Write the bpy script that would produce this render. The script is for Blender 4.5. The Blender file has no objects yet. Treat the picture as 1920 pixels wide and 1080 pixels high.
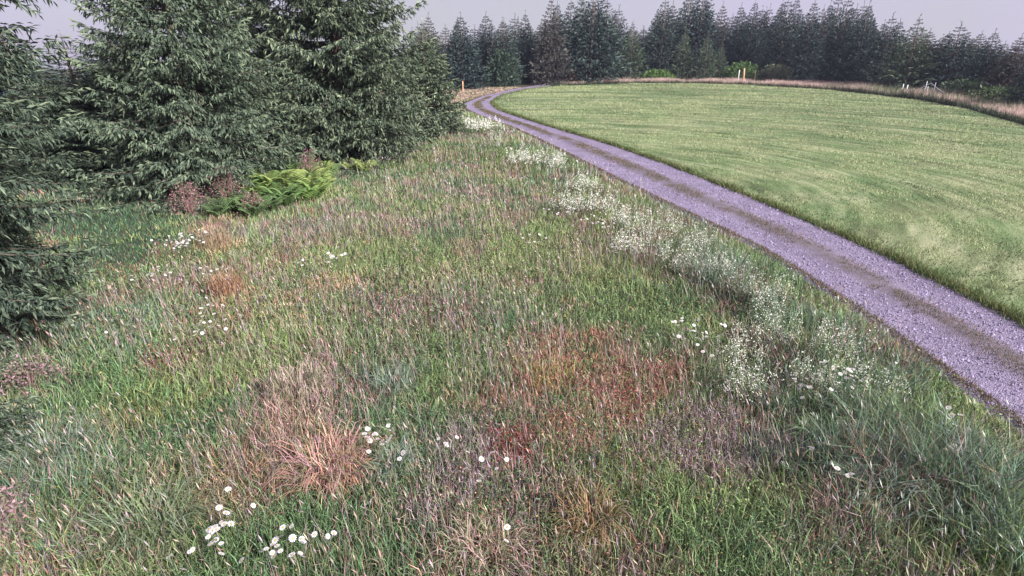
import bpy, math, random
import numpy as np

# ------------------------------------------------------------------ camera, sky, sun, exposure
scn = bpy.context.scene
COL = scn.collection
R = math.radians

cam_d = bpy.data.cameras.new('camera')
cam_d.sensor_width = 36.0
cam_d.lens = 36.0 * 1048.0 / 1920.0
cam_d.clip_start = 0.05
cam_d.clip_end = 5000
cam = bpy.data.objects.new('camera', cam_d)
cam.location = (0, 0, 4.0)
cam.rotation_euler = (R(90 - 21.4), 0, 0)
COL.objects.link(cam)
scn.camera = cam

SUN_ELEV, SUN_AZ = 32.0, 128.0          # azimuth clockwise from +Y (the view direction)
SKY_STRENGTH, SUN_STRENGTH = 0.085, 5.0
world = bpy.data.worlds.new('World')
scn.world = world
world.use_nodes = True
wt = world.node_tree
wt.nodes.clear()
w_out = wt.nodes.new('ShaderNodeOutputWorld')
w_bg = wt.nodes.new('ShaderNodeBackground')
w_sky = wt.nodes.new('ShaderNodeTexSky')
w_sky.sky_type = 'NISHITA'
w_sky.sun_disc = False
w_sky.sun_elevation = R(SUN_ELEV)
w_sky.sun_rotation = R(SUN_AZ)
w_sky.air_density = 1.0
w_sky.dust_density = 3.0
w_sky.ozone_density = 2.0
w_geo = wt.nodes.new('ShaderNodeTexCoord')
w_noise = wt.nodes.new('ShaderNodeTexNoise')
w_noise.inputs['Scale'].default_value = 2.2
w_noise.inputs['Detail'].default_value = 3
w_ramp = wt.nodes.new('ShaderNodeValToRGB')          # thin even overcast: grey and lilac cloud
w_ramp.color_ramp.elements[0].position = 0.35
w_ramp.color_ramp.elements[0].color = (3.3, 3.2, 3.55, 1)
w_ramp.color_ramp.elements[1].position = 0.65
w_ramp.color_ramp.elements[1].color = (3.75, 3.2, 4.8, 1)
w_mix = wt.nodes.new('ShaderNodeMix')
w_mix.data_type = 'RGBA'
w_mix.inputs['Factor'].default_value = 0.86
wt.links.new(w_geo.outputs['Generated'], w_noise.inputs['Vector'])
wt.links.new(w_noise.outputs['Fac'], w_ramp.inputs['Fac'])
wt.links.new(w_sky.outputs['Color'], w_mix.inputs['A'])
wt.links.new(w_ramp.outputs['Color'], w_mix.inputs['B'])
wt.links.new(w_mix.outputs['Result'], w_bg.inputs['Color'])
w_bg.inputs['Strength'].default_value = SKY_STRENGTH
wt.links.new(w_bg.outputs['Background'], w_out.inputs['Surface'])

sun_d = bpy.data.lights.new('sun', 'SUN')
sun_d.energy = SUN_STRENGTH
sun_d.angle = R(5)
sun_d.color = (1.0, 0.96, 0.92)
sun = bpy.data.objects.new('sun', sun_d)
sun.rotation_euler = (R(90 - SUN_ELEV), 0, R(180 - SUN_AZ))
COL.objects.link(sun)

scn.view_settings.view_transform = 'Standard'
scn.view_settings.look = 'None'
scn.view_settings.gamma = 1
scn.view_settings.exposure = 1.1
scn.view_settings.use_curve_mapping = False
HAZE = .00035
scn.cycles.volume_bounces = 0
scn.cycles.max_bounces = 5
scn.cycles.diffuse_bounces = 3
scn.cycles.glossy_bounces = 1
scn.cycles.transmission_bounces = 3

# ------------------------------------------------------------------ small helpers
RNG = np.random.default_rng(11)

def tag(o, label=None, cat=None, group=None, kind=None):
    if label: o['label'] = label
    if cat: o['category'] = cat
    if group: o['group'] = group
    if kind: o['kind'] = kind
    return o

def empty(name, loc, rz=0.0):
    o = bpy.data.objects.new(name, None)
    o.location = loc
    o.rotation_euler = (0, 0, rz)
    o.empty_display_size = 0.2
    COL.objects.link(o)
    return o

def link(name, mesh, parent=None):
    o = bpy.data.objects.new(name, mesh)
    COL.objects.link(o)
    o.parent = parent
    return o

def tri_mesh(name, V, T, C=None, mat=None, smooth=False):
    """vertices (n,3), triangles (m,3), colour per vertex (n,3)"""
    V = np.ascontiguousarray(V, dtype=np.float32)
    T = np.ascontiguousarray(T, dtype=np.int32)
    me = bpy.data.meshes.new(name)
    me.vertices.add(len(V))
    me.vertices.foreach_set('co', V.ravel())
    me.loops.add(T.size)
    me.loops.foreach_set('vertex_index', T.ravel())
    me.polygons.add(len(T))
    me.polygons.foreach_set('loop_start', np.arange(0, T.size, 3, dtype=np.int32))
    if smooth:
        me.polygons.foreach_set('use_smooth', np.ones(len(T), dtype=bool))
    me.update(calc_edges=True)
    if C is not None:
        at = me.attributes.new('col', 'FLOAT_COLOR', 'POINT')
        rgba = np.ones((len(V), 4), dtype=np.float32)
        rgba[:, :3] = C
        at.data.foreach_set('color', rgba.ravel())
    if mat: me.materials.append(mat)
    return me

def merge(parts):
    """list of (V, T, C) -> one (V, T, C)"""
    Vs, Ts, Cs, n = [], [], [], 0
    for V, T, C in parts:
        Vs.append(V); Ts.append(np.asarray(T) + n); Cs.append(C); n += len(V)
    return np.concatenate(Vs), np.concatenate(Ts), np.concatenate(Cs)

def unit(a):
    return a / np.maximum(np.linalg.norm(a, axis=-1, keepdims=True), 1e-9)

def tube(points, radii, n=6, col=(.2, .15, .1), cap=True):
    """a tapered tube along a polyline"""
    P = np.asarray(points, float)
    t = unit(np.gradient(P, axis=0))
    ref = np.where(np.abs(t[:, 2:3]) > .9, np.array([[1., 0, 0]]), np.array([[0, 0, 1.]]))
    a = unit(np.cross(t, ref)); b = np.cross(t, a)
    th = np.linspace(0, 2 * math.pi, n, endpoint=False)
    V = (P[:, None] + np.asarray(radii)[:, None, None] * (np.cos(th)[None, :, None] * a[:, None] + np.sin(th)[None, :, None] * b[:, None])).reshape(-1, 3)
    T = []
    for i in range(len(P) - 1):
        for j in range(n):
            p, q = i * n + j, i * n + (j + 1) % n
            T += [(p, q, q + n), (p, q + n, p + n)]
    if cap:
        e = (len(P) - 1) * n
        for j in range(1, n - 1): T.append((e, e + j, e + j + 1))
    return V, np.array(T), np.tile(np.array(col), (len(V), 1))

_perm = np.random.default_rng(3).random((256, 256))
def vnoise(x, y):
    xi, yi = np.floor(x).astype(int), np.floor(y).astype(int)
    fx, fy = x - xi, y - yi
    fx, fy = fx * fx * (3 - 2 * fx), fy * fy * (3 - 2 * fy)
    g = lambda i, j: _perm[i & 255, j & 255]
    return (g(xi, yi) * (1 - fx) + g(xi + 1, yi) * fx) * (1 - fy) + (g(xi, yi + 1) * (1 - fx) + g(xi + 1, yi + 1) * fx) * fy
def fbm(x, y, o=3):
    s, a, t = 0, .5, 0
    for k in range(o):
        s = s + a * vnoise(x * 2 ** k + 17 * k, y * 2 ** k + 31 * k); t += a; a *= .5
    return s / t

# ------------------------------------------------------------------ terrain
def softplus(r): return np.log1p(np.exp(-np.abs(r))) + np.maximum(r, 0)
def ter(x, y):
    y = np.asarray(y, float)
    z = .031 * 8 * (softplus((y - 22) / 8) - softplus((y - 112) / 8))
    return z + 0 * np.asarray(x, float)

TL = np.array([(5.9, -30), (5.9, -10), (6.0, 0), (6.0, 5.5), (6.03, 9.06), (5.75, 12.8), (4.74, 16.9), (3.16, 23.9), (1.75, 30.2), (0, 36.9), (-2.1, 42.4), (-4.0, 49.1), (-4.66, 54.1), (-3.4, 62.1), (0, 73.9), (4.6, 85.3), (14, 100), (30, 118)])
TR = np.array([(8.4, -30), (8.4, -10), (8.4, 0), (8.45, 5.5), (8.45, 9), (8.4, 12.4), (7.75, 17.6), (6.8, 23), (5.3, 29.2), (1.6, 39.8), (-1.1, 48.2), (-2.0, 55.2), (-1.15, 63.6), (1.4, 71.9), (4.9, 79), (9.4, 86), (18, 100), (33, 118)])
def smooth_curve(P, ys):
    x = np.interp(ys, P[:, 1], P[:, 0])
    return x
_ys = np.arange(-30, 118, .25)
def _soft(P):
    x = np.interp(_ys, P[:, 1], P[:, 0])
    k = np.hanning(17); k /= k.sum()
    return np.convolve(np.pad(x, 8, mode='edge'), k, mode='valid')
_xl, _xr = _soft(TL), _soft(TR)
def xL(y): return np.interp(y, _ys, _xl)
def xR(y): return np.interp(y, _ys, _xr)
# far edge of the mown field, as an outline from the track round to the right
FE = np.array([(3.6, 76.5), (6.5, 80.2), (10.4, 82.75), (18.65, 86.7), (26, 86.2), (32.7, 82.75), (38.85, 71.9), (40.0, 58.1), (37.8, 48.2), (33.3, 37.7), (29, 28), (26, 15), (25, 0), (25, -30)])
def field_bounds(y):
    """x range of the field at depth y (nan where there is none)"""
    y = np.asarray(y, float)
    left = np.where(y < 76.5, xR(y), np.interp(y, FE[:4, 1], FE[:4, 0]))
    rp = FE[3:][::-1]
    right = np.interp(y, rp[:, 1], rp[:, 0])
    return left, np.where(y > 86.7, left, right)
FIELD_H = .06

# ------------------------------------------------------------------ materials
def nodes_of(name):
    m = bpy.data.materials.new(name)
    m.use_nodes = True
    nt = m.node_tree
    nt.nodes.clear()
    out = nt.nodes.new('ShaderNodeOutputMaterial')
    return m, nt, out

def leaf_material(name, trans=.3, rough=.6, spec=.25, hue=.04, sat=1.0, val=1.0):
    m, nt, out = nodes_of(name)
    N, L = nt.nodes.new, nt.links.new
    at = N('ShaderNodeAttribute'); at.attribute_name = 'col'
    hs = N('ShaderNodeHueSaturation')
    hs.inputs['Saturation'].default_value = sat; hs.inputs['Value'].default_value = val
    L(at.outputs['Color'], hs.inputs['Color'])
    p = N('ShaderNodeBsdfPrincipled')
    p.inputs['Roughness'].default_value = rough
    p.inputs['Specular IOR Level'].default_value = spec
    L(hs.outputs['Color'], p.inputs['Base Color'])
    if trans > 0:
        t = N('ShaderNodeBsdfTranslucent')
        mx = N('ShaderNodeMixShader'); mx.inputs[0].default_value = trans
        L(hs.outputs['Color'], t.inputs['Color'])
        L(p.outputs[0], mx.inputs[1]); L(t.outputs[0], mx.inputs[2]); L(mx.outputs[0], out.inputs[0])
    else:
        L(p.outputs[0], out.inputs[0])
    return m

def noise_material(name, stops, scale, detail=6, rough=.9, bump=.3, bump_scale=None, stretch=(1, 1, 1), spec=.2, dist=.02, rot=0):
    m, nt, out = nodes_of(name)
    N, L = nt.nodes.new, nt.links.new
    tc = N('ShaderNodeTexCoord'); mp = N('ShaderNodeMapping')
    mp.inputs['Scale'].default_value = stretch; mp.inputs['Rotation'].default_value = (0, 0, rot)
    L(tc.outputs['Object'], mp.inputs['Vector'])
    n = N('ShaderNodeTexNoise'); n.inputs['Scale'].default_value = scale; n.inputs['Detail'].default_value = detail
    n.inputs['Roughness'].default_value = .65
    L(mp.outputs[0], n.inputs['Vector'])
    r = N('ShaderNodeValToRGB')
    e = r.color_ramp.elements
    while len(e) < len(stops): e.new(.5)
    for k, (pos, c) in enumerate(stops): e[k].position = pos; e[k].color = (*c, 1)
    L(n.outputs['Fac'], r.inputs['Fac'])
    p = N('ShaderNodeBsdfPrincipled')
    p.inputs['Roughness'].default_value = rough; p.inputs['Specular IOR Level'].default_value = spec
    L(r.outputs['Color'], p.inputs['Base Color'])
    if bump:
        n2 = N('ShaderNodeTexNoise'); n2.inputs['Scale'].default_value = bump_scale or scale * 6; n2.inputs['Detail'].default_value = 4
        L(mp.outputs[0], n2.inputs['Vector'])
        b = N('ShaderNodeBump'); b.inputs['Strength'].default_value = bump; b.inputs['Distance'].default_value = dist
        L(n2.outputs['Fac'], b.inputs['Height']); L(b.outputs[0], p.inputs['Normal'])
    L(p.outputs[0], out.inputs[0])
    return m

M = {}
M['grass'] = leaf_material('grass_blades', .2)
M['needle'] = leaf_material('spruce_needles', .12, .65, .2)
M['leaf'] = leaf_material('soft_leaves', .35)
M['flower'] = leaf_material('petals', .25, .6, .2)
M['bark'] = noise_material('bark', [(.3, (.07, .05, .045)), (.55, (.15, .11, .095)), (.75, (.26, .22, .2))], 9, bump=.6, stretch=(1, 1, .3))
M['limb'] = leaf_material('bare_limbs', 0, .85, .1)
M['ground'] = noise_material('meadow_soil', [(.3, (.025, .026, .018)), (.45, (.045, .05, .028)), (.58, (.07, .065, .042)), (.72, (.11, .085, .07))], 2.2, bump=.8, bump_scale=40, dist=.03)
M['soil'] = noise_material('dark_soil', [(.3, (.05, .042, .03)), (.7, (.11, .09, .065))], 6, bump=.8, dist=.03)
def turf_material():
    """mown turf: pale and dark mowing rounds in wide arcs, with clover and dry patches"""
    m, nt, out = nodes_of('mown_turf')
    N, L = nt.nodes.new, nt.links.new
    tc = N('ShaderNodeTexCoord')
    sub = N('ShaderNodeVectorMath'); sub.operation = 'SUBTRACT'; sub.inputs[1].default_value = (1, 20, 0)
    L(tc.outputs['Object'], sub.inputs[0])
    flat = N('ShaderNodeVectorMath'); flat.operation = 'MULTIPLY'; flat.inputs[1].default_value = (1, 1, 0)
    L(sub.outputs[0], flat.inputs[0])
    ln = N('ShaderNodeVectorMath'); ln.operation = 'LENGTH'; L(flat.outputs[0], ln.inputs[0])
    sx = N('ShaderNodeSeparateXYZ'); L(flat.outputs[0], sx.inputs[0])
    an = N('ShaderNodeMath'); an.operation = 'ARCTAN2'; L(sx.outputs[1], an.inputs[0]); L(sx.outputs[0], an.inputs[1])
    fac = None
    for ka, kr, amount in ((2.2, .7, 1.0), (4.5, 2.6, 1.0)):
        a = N('ShaderNodeMath'); a.operation = 'MULTIPLY'; a.inputs[1].default_value = ka; L(an.outputs[0], a.inputs[0])
        r = N('ShaderNodeMath'); r.operation = 'MULTIPLY'; r.inputs[1].default_value = kr; L(ln.outputs['Value'], r.inputs[0])
        cb = N('ShaderNodeCombineXYZ'); L(a.outputs[0], cb.inputs[0]); L(r.outputs[0], cb.inputs[1])
        n = N('ShaderNodeTexNoise'); n.inputs['Scale'].default_value = 1; n.inputs['Detail'].default_value = 3; n.inputs['Distortion'].default_value = .3
        L(cb.outputs[0], n.inputs['Vector'])
        if fac is None: fac = n.outputs['Fac']
        else:
            ad = N('ShaderNodeMath'); ad.operation = 'ADD'; L(fac, ad.inputs[0]); L(n.outputs['Fac'], ad.inputs[1])
            hf = N('ShaderNodeMath'); hf.operation = 'MULTIPLY'; hf.inputs[1].default_value = .5; L(ad.outputs[0], hf.inputs[0])
            fac = hf.outputs[0]
    ramp = N('ShaderNodeValToRGB')
    e = ramp.color_ramp.elements
    e[0].position = .36; e[0].color = (.045, .07, .03, 1)
    e[1].position = .62; e[1].color = (.30, .32, .19, 1)
    e.new(.49).color = (.13, .18, .08, 1)
    L(fac, ramp.inputs['Fac'])
    n2 = N('ShaderNodeTexNoise'); n2.inputs['Scale'].default_value = .35; n2.inputs['Detail'].default_value = 5
    L(tc.outputs['Object'], n2.inputs['Vector'])
    r2 = N('ShaderNodeValToRGB')
    r2.color_ramp.elements[0].position = .42; r2.color_ramp.elements[0].color = (.10, .17, .06, 1)
    r2.color_ramp.elements[1].position = .62; r2.color_ramp.elements[1].color = (.25, .24, .14, 1)
    L(n2.outputs['Fac'], r2.inputs['Fac'])
    mx = N('ShaderNodeMix'); mx.data_type = 'RGBA'; mx.inputs['Factor'].default_value = .3
    L(ramp.outputs['Color'], mx.inputs['A']); L(r2.outputs['Color'], mx.inputs['B'])
    p = N('ShaderNodeBsdfPrincipled'); p.inputs['Roughness'].default_value = .9; p.inputs['Specular IOR Level'].default_value = .15
    L(mx.outputs['Result'], p.inputs['Base Color'])
    n3 = N('ShaderNodeTexNoise'); n3.inputs['Scale'].default_value = 22; n3.inputs['Detail'].default_value = 4
    L(tc.outputs['Object'], n3.inputs['Vector'])
    b = N('ShaderNodeBump'); b.inputs['Strength'].default_value = .9; b.inputs['Distance'].default_value = .04
    L(n3.outputs['Fac'], b.inputs['Height']); L(b.outputs[0], p.inputs['Normal'])
    L(p.outputs[0], out.inputs[0])
    return m
M['turf'] = turf_material()
M['post'] = noise_material('weathered_wood', [(.3, (.30, .20, .12)), (.7, (.52, .38, .24))], 8, stretch=(3, 3, .3))
M['pale'] = noise_material('pale_paint', [(.3, (.62, .62, .64)), (.7, (.8, .8, .82))], 10, bump=.1)

def gravel_material():
    m, nt, out = nodes_of('crushed_gravel')
    N, L = nt.nodes.new, nt.links.new
    tc = N('ShaderNodeTexCoord')
    v = N('ShaderNodeTexVoronoi'); v.inputs['Scale'].default_value = 42
    L(tc.outputs['Object'], v.inputs['Vector'])
    v2 = N('ShaderNodeTexVoronoi'); v2.inputs['Scale'].default_value = 60
    L(tc.outputs['Object'], v2.inputs['Vector'])
    n = N('ShaderNodeTexNoise'); n.inputs['Scale'].default_value = 1.3; n.inputs['Detail'].default_value = 8
    L(tc.outputs['Object'], n.inputs['Vector'])
    sep = N('ShaderNodeSeparateColor'); L(v.outputs['Color'], sep.inputs[0])
    r = N('ShaderNodeValToRGB')
    e = r.color_ramp.elements
    e[0].position = 0; e[0].color = (.09, .072, .115, 1)
    e[1].position = 1; e[1].color = (.36, .305, .43, 1)
    e.new(.45).color = (.20, .165, .25, 1)
    e.new(.75).color = (.27, .225, .33, 1)
    L(sep.outputs[0], r.inputs['Fac'])
    r2 = N('ShaderNodeValToRGB')
    e = r2.color_ramp.elements
    e[0].position = .35; e[0].color = (.145, .12, .17, 1)
    e[1].position = .68; e[1].color = (.28, .235, .335, 1)
    L(n.outputs['Fac'], r2.inputs['Fac'])
    mx = N('ShaderNodeMix'); mx.data_type = 'RGBA'; mx.inputs['Factor'].default_value = .5
    L(r.outputs['Color'], mx.inputs['A']); L(r2.outputs['Color'], mx.inputs['B'])
    p = N('ShaderNodeBsdfPrincipled'); p.inputs['Roughness'].default_value = .85; p.inputs['Specular IOR Level'].default_value = .25
    # trodden soil and dead weeds between the wheel lines
    at = N('ShaderNodeAttribute'); at.attribute_name = 'mid'
    n3 = N('ShaderNodeTexNoise'); n3.inputs['Scale'].default_value = 5; n3.inputs['Detail'].default_value = 6
    L(tc.outputs['Object'], n3.inputs['Vector'])
    ml = N('ShaderNodeMath'); ml.operation = 'MULTIPLY'; ml.use_clamp = True
    L(at.outputs['Fac'], ml.inputs[0]); L(n3.outputs['Fac'], ml.inputs[1])
    mx2 = N('ShaderNodeMix'); mx2.data_type = 'RGBA'; mx2.inputs['B'].default_value = (.115, .095, .085, 1)
    L(ml.outputs[0], mx2.inputs['Factor']); L(mx.outputs['Result'], mx2.inputs['A'])
    mx = mx2
    L(mx.outputs['Result'], p.inputs['Base Color'])
    add = N('ShaderNodeMath'); add.operation = 'ADD'
    L(v.outputs['Distance'], add.inputs[0]); L(v2.outputs['Distance'], add.inputs[1])
    b = N('ShaderNodeBump'); b.invert = True; b.inputs['Strength'].default_value = .8; b.inputs['Distance'].default_value = .02
    L(add.outputs[0], b.inputs['Height']); L(b.outputs[0], p.inputs['Normal'])
    L(p.outputs[0], out.inputs[0])
    return m
M['gravel'] = gravel_material()

# ------------------------------------------------------------------ ground, track, field
def grid_mesh(name, X, Y, Z, mat, smooth=True):
    r, c = X.shape
    V = np.stack([X, Y, Z], -1).reshape(-1, 3)
    i = np.arange(r * c).reshape(r, c)
    a, b, d, e = i[:-1, :-1].ravel(), i[:-1, 1:].ravel(), i[1:, 1:].ravel(), i[1:, :-1].ravel()
    T = np.concatenate([np.stack([a, b, d], 1), np.stack([a, d, e], 1)])
    return tri_mesh(name, V, T, None, mat, smooth)

gx = np.unique(np.concatenate([[-1800, -900, -450, -250, -160, -120], np.arange(-90, 121, 3.0), [150, 200, 300, 500, 900, 1800]]))
gy = np.unique(np.concatenate([[-900, -400, -150, -60], np.arange(-30, 131, 1.25), [150, 190, 260, 400, 700, 1200, 2400]]))
GX, GY = np.meshgrid(gx, gy)
GZ = ter(GX, GY)
tag(link('ground', grid_mesh('ground', GX, GY, GZ, M['ground'])), kind='structure')

ty = np.arange(-30, 112, .2)
u = np.concatenate([[-.07, -.03], np.linspace(0, 1, 23), [1.03]])
U, TY = np.meshgrid(u, ty)
wob = .10 * (fbm(TY * 1.3, TY * 0 + 5.5) - .5) * (U < .05) + .08 * (fbm(TY * 1.7, TY * 0 + 9.5) - .5) * (U > .95)
TX = xL(TY) * (1 - U) + xR(TY) * U + wob
hump = .02 + .035 * np.exp(-((U - .5) / .12) ** 2) - .012 * np.exp(-((U - .25) / .1) ** 2) - .012 * np.exp(-((U - .75) / .1) ** 2)
hump += .012 * (fbm(TX * 2.5, TY * 2.5) - .5)
TZ = ter(TX, TY) + np.maximum(hump, .008) + .012 - .03 * (U < -.01) - .05 * (U < -.05)
trk = grid_mesh('gravel_track', TX, TY, TZ, M['gravel'])
am = trk.attributes.new('mid', 'FLOAT', 'POINT')
am.data.foreach_set('value', (1.5 * np.exp(-((U - .5 - .05 * (fbm(TY * .4, TY * 0) - .5)) / .10) ** 2) + .9 * np.exp(-(U / .05) ** 2) + .7 * np.exp(-((U - 1) / .04) ** 2)).ravel().astype(np.float32))
tag(link('gravel_track', trk), kind='structure')

# the field lies a turf's thickness above the track, with a bare soil lip towards it
fy = np.concatenate([np.arange(-30, 80, .4), np.arange(80, 86.71, .3)])
fl, fr = field_bounds(fy)
fl = fl + .26 * (fbm(fy * 1.1, fy * 0 + 2.2, 3) - .5) * (fy < 76) + .02
fv = np.linspace(0, 1, 41) ** 1.6
FX = fl[:, None] + (fr - fl)[:, None] * fv[None]
FY = np.repeat(fy[:, None], 41, 1)
FZ = ter(FX, FY) + FIELD_H + .03 * (fbm(FX * .5, FY * .5) - .5)
tag(link('mown_field', grid_mesh('mown_field', FX, FY, FZ, M['turf'])), kind='structure')
lip_x = np.stack([FX[:, 0] - .05, FX[:, 0] - .015, FX[:, 0] + .004], 1)
lip_y = np.repeat(fy[:, None], 3, 1)
lip_z = np.stack([ter(lip_x[:, 0], fy) - .02, FZ[:, 0] - .035, FZ[:, 0] - .003], 1)
tag(link('turf_bank', grid_mesh('turf_bank', lip_x, lip_y, lip_z, M['soil'], False)), kind='structure')

# ------------------------------------------------------------------ grass
def blades(x, y, z, h, w, col, lean=.35, seg=2, rng=RNG, face=None):
    n = len(x)
    a = rng.uniform(0, 2 * math.pi, n)
    f = rng.uniform(0, 2 * math.pi, n) if face is None else face
    ln = lean * rng.uniform(.2, 1.6, n)
    dx, dy = np.cos(a), np.sin(a)
    sx, sy = np.cos(f) * w * .5, np.sin(f) * w * .5
    base = np.stack([x, y, z], 1)
    side = np.stack([sx, sy, 0 * x], 1)
    tip = base + np.stack([dx * ln * h, dy * ln * h, h * np.sqrt(np.maximum(1 - (ln * .8) ** 2, .12))], 1)
    if seg == 1:
        V = np.stack([base - side, base + side, tip], 1).reshape(-1, 3)
        T = np.arange(3 * n).reshape(n, 3)
        return V, T, np.repeat(col, 3, 0)
    mid = base + np.stack([dx * ln * h * .32, dy * ln * h * .32, h * .6 * np.ones(n)], 1)
    V = np.stack([base - side * .8, base + side * .8, mid + side, mid - side, tip], 1).reshape(-1, 3)
    o = np.arange(n)[:, None] * 5
    T = np.concatenate([o + [0, 1, 2], o + [0, 2, 3], o + [3, 2, 4]])
    return V, T, np.repeat(col, 5, 0)

def sector(n_max, rho, r0, r1, half, rng):
    """random points before the camera, density rho(r) per square metre"""
    rs = np.linspace(r0, r1, 400)
    pdf = rho(rs) * rs
    cdf = np.cumsum((pdf[1:] + pdf[:-1]) / 2 * np.diff(rs)); cdf = np.concatenate([[0], cdf])
    n = int(cdf[-1] * 2 * half)
    n = min(n, n_max)
    r = np.interp(rng.random(n) * cdf[-1], cdf, rs)
    t = rng.uniform(-half, half, n)
    return r * np.sin(t), r * np.cos(t), r

C = lambda *v: np.array(v)
GREEN, YGREEN, DGREEN = C(.115, .195, .095), C(.215, .28, .115), C(.055, .105, .06)
STRAW, RUST, MAUVE, PINK, TEAL, OLIVE = C(.40, .33, .22), C(.34, .17, .135), C(.32, .23, .26), C(.44, .28, .26), C(.13, .195, .145), C(.21, .205, .12)
ORANGE = C(.44, .25, .15)
# patches that differ in the meadow: x, y, radius, colour, strength, height factor
PATCH = [
    (.87, 6.56, 1.05, C(.36, .17, .13), .66, .9), (0, 5.11, .36, C(0.274, 0.076, 0.076), .7, .9), (1.67, 6.99, .5, RUST, .55, .9), (1.65, 6.17, .42, C(0.3, 0.102, 0.102), .5, .9),
    (-4.95, 7.15, .32, C(0.274, 0.0892, 0.0892), .65, .9), (-3.51, 10.08, .6, ORANGE, .5, 1.0), (-5.13, 9.67, .55, ORANGE, .65, 1.25), (-6.92, 12.62, .6, C(0.485, 0.327, 0.208), .6, 1.2),
    (-2.79, 6.3, .5, PINK, .65, 1.2), (-2.58, 5.71, .42, PINK, .6, 1.1), (-1.79, 4.76, .36, C(0.485, 0.221, 0.168), .7, 1.1), (-.61, 4.68, .55, MAUVE, .55, 1.0),
    (2.28, 5.02, .6, MAUVE, .6, 1.0), (3.01, 4.09, .42, C(0.353, 0.234, 0.208), .55, 1.0), (.69, 3.96, .6, OLIVE, .5, 1.0), (-4.61, 3.96, .4, C(0.3, 0.168, 0.195), .75, 1.0),
    (-6.2, 6.56, .4, C(0.274, 0.168, 0.182), .6, 1.0), (-.38, 5.6, .42, MAUVE, .45, 1.0), (-4.15, 8.61, .6, ORANGE, .3, 1.0), (-3.56, 5.02, .4, OLIVE, .4, 1.0), (-2.88, 4.68, .7, C(0.327, 0.234, 0.155), .55, 1.1),
    (-.46, 3.61, .5, C(0.406, 0.234, 0.195), .5, 1.1), (-4.79, 8.61, 1.5, YGREEN, .5, 1.0), (-4.56, 5.2, .75, C(0.208, 0.195, 0.0694), .5, 1.0), (.3, 6.85, .45, C(0.353, 0.261, 0.076), .4, 1.0),
    (1.0, 4.68, .55, C(0.168, 0.195, 0.0694), .5, .9), (-3.47, 8.2, .8, YGREEN, .4, 1.0),
    (4.12, 10.98, 1.2, TEAL, .5, 1.7), (3.99, 6.05, .85, TEAL, .5, 1.7), (-4.76, 4.68, .5, TEAL, .6, 1.7), (-5.56, 5.39, .4, TEAL, .5, 1.6), (4.16, 4.3, .75, TEAL, .6, 1.7),
    (-3.3, 3.9, .5, C(0.129, 0.175, 0.0892), .7, 1.5), (-11, 14.75, 1.6, DGREEN, .85, .8), (-9.16, 12.03, .8, DGREEN, .7, .9), (-6.15, 8.2, .8, TEAL, .55, 1.2), (4.51, 8.2, .75, TEAL, .6, 1.6),
    (-1.6, 6.63, .38, TEAL, .5, 1.2), (4.98, 6.56, .5, TEAL, .5, 1.4), (3.15, 5.02, .45, TEAL, .6, 1.4), (-8.3, 11.2, .6, C(0.274, 0.142, 0.102), .4, .9), (-7.5, 13.9, .8, MAUVE, .35, 1.1), (-5.6, 13.6, 1.3, C(0.274, 0.261, 0.221), .4, 1.2),
    (-8.0, 14.6, .6, C(0.34, 0.182, 0.142), .5, 1.0), (-4.2, 14.5, 1.6, C(0.234, 0.195, 0.182), .35, 1.1), (-2.2, 11, 1.6, OLIVE, .3, 1.0), (-1.8, 39, 2.4, C(0.142, 0.221, 0.0628), .8, 1.5), (-2.5, 44, 2.0, C(0.182, 0.234, 0.0892), .7, 1.3),
    (-9.3, 12.6, 1.5, DGREEN, .8, .7), (-12, 17, 2.0, DGREEN, .85, .7), (-8.2, 10.2, .9, C(.10, .17, .08), .5, .8), (-5.9, 6.9, .6, C(.13, .21, .10), .6, 1.1), (-5.1, 6.1, .6, C(.14, .22, .09), .55, 1.1), (-4.2, 4.4, .7, C(.13, .21, .11), .6, 1.3), (-2.2, 3.4, .8, C(.12, .19, .09), .5, 1.1), (2.6, 3.6, .8, C(.12, .19, .10), .5, 1.2), (-.9, 7.6, 1.2, C(.13, .19, .09), .5, 1.0), (1.9, 9.0, 1.2, C(.13, .19, .09), .5, 1.1),
    (1.5, 12, 1.8, C(0.168, 0.182, 0.076), .3, 1.2), (2.6, 17.5, 1.4, C(0.155, 0.195, 0.0892), .5, 1.5), (.8, 24, 2.2, C(0.168, 0.201, 0.0892), .5, 1.5), (-2.5, 26, 3, C(0.122, 0.175, 0.0628), .5, 1.0),
]
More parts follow.
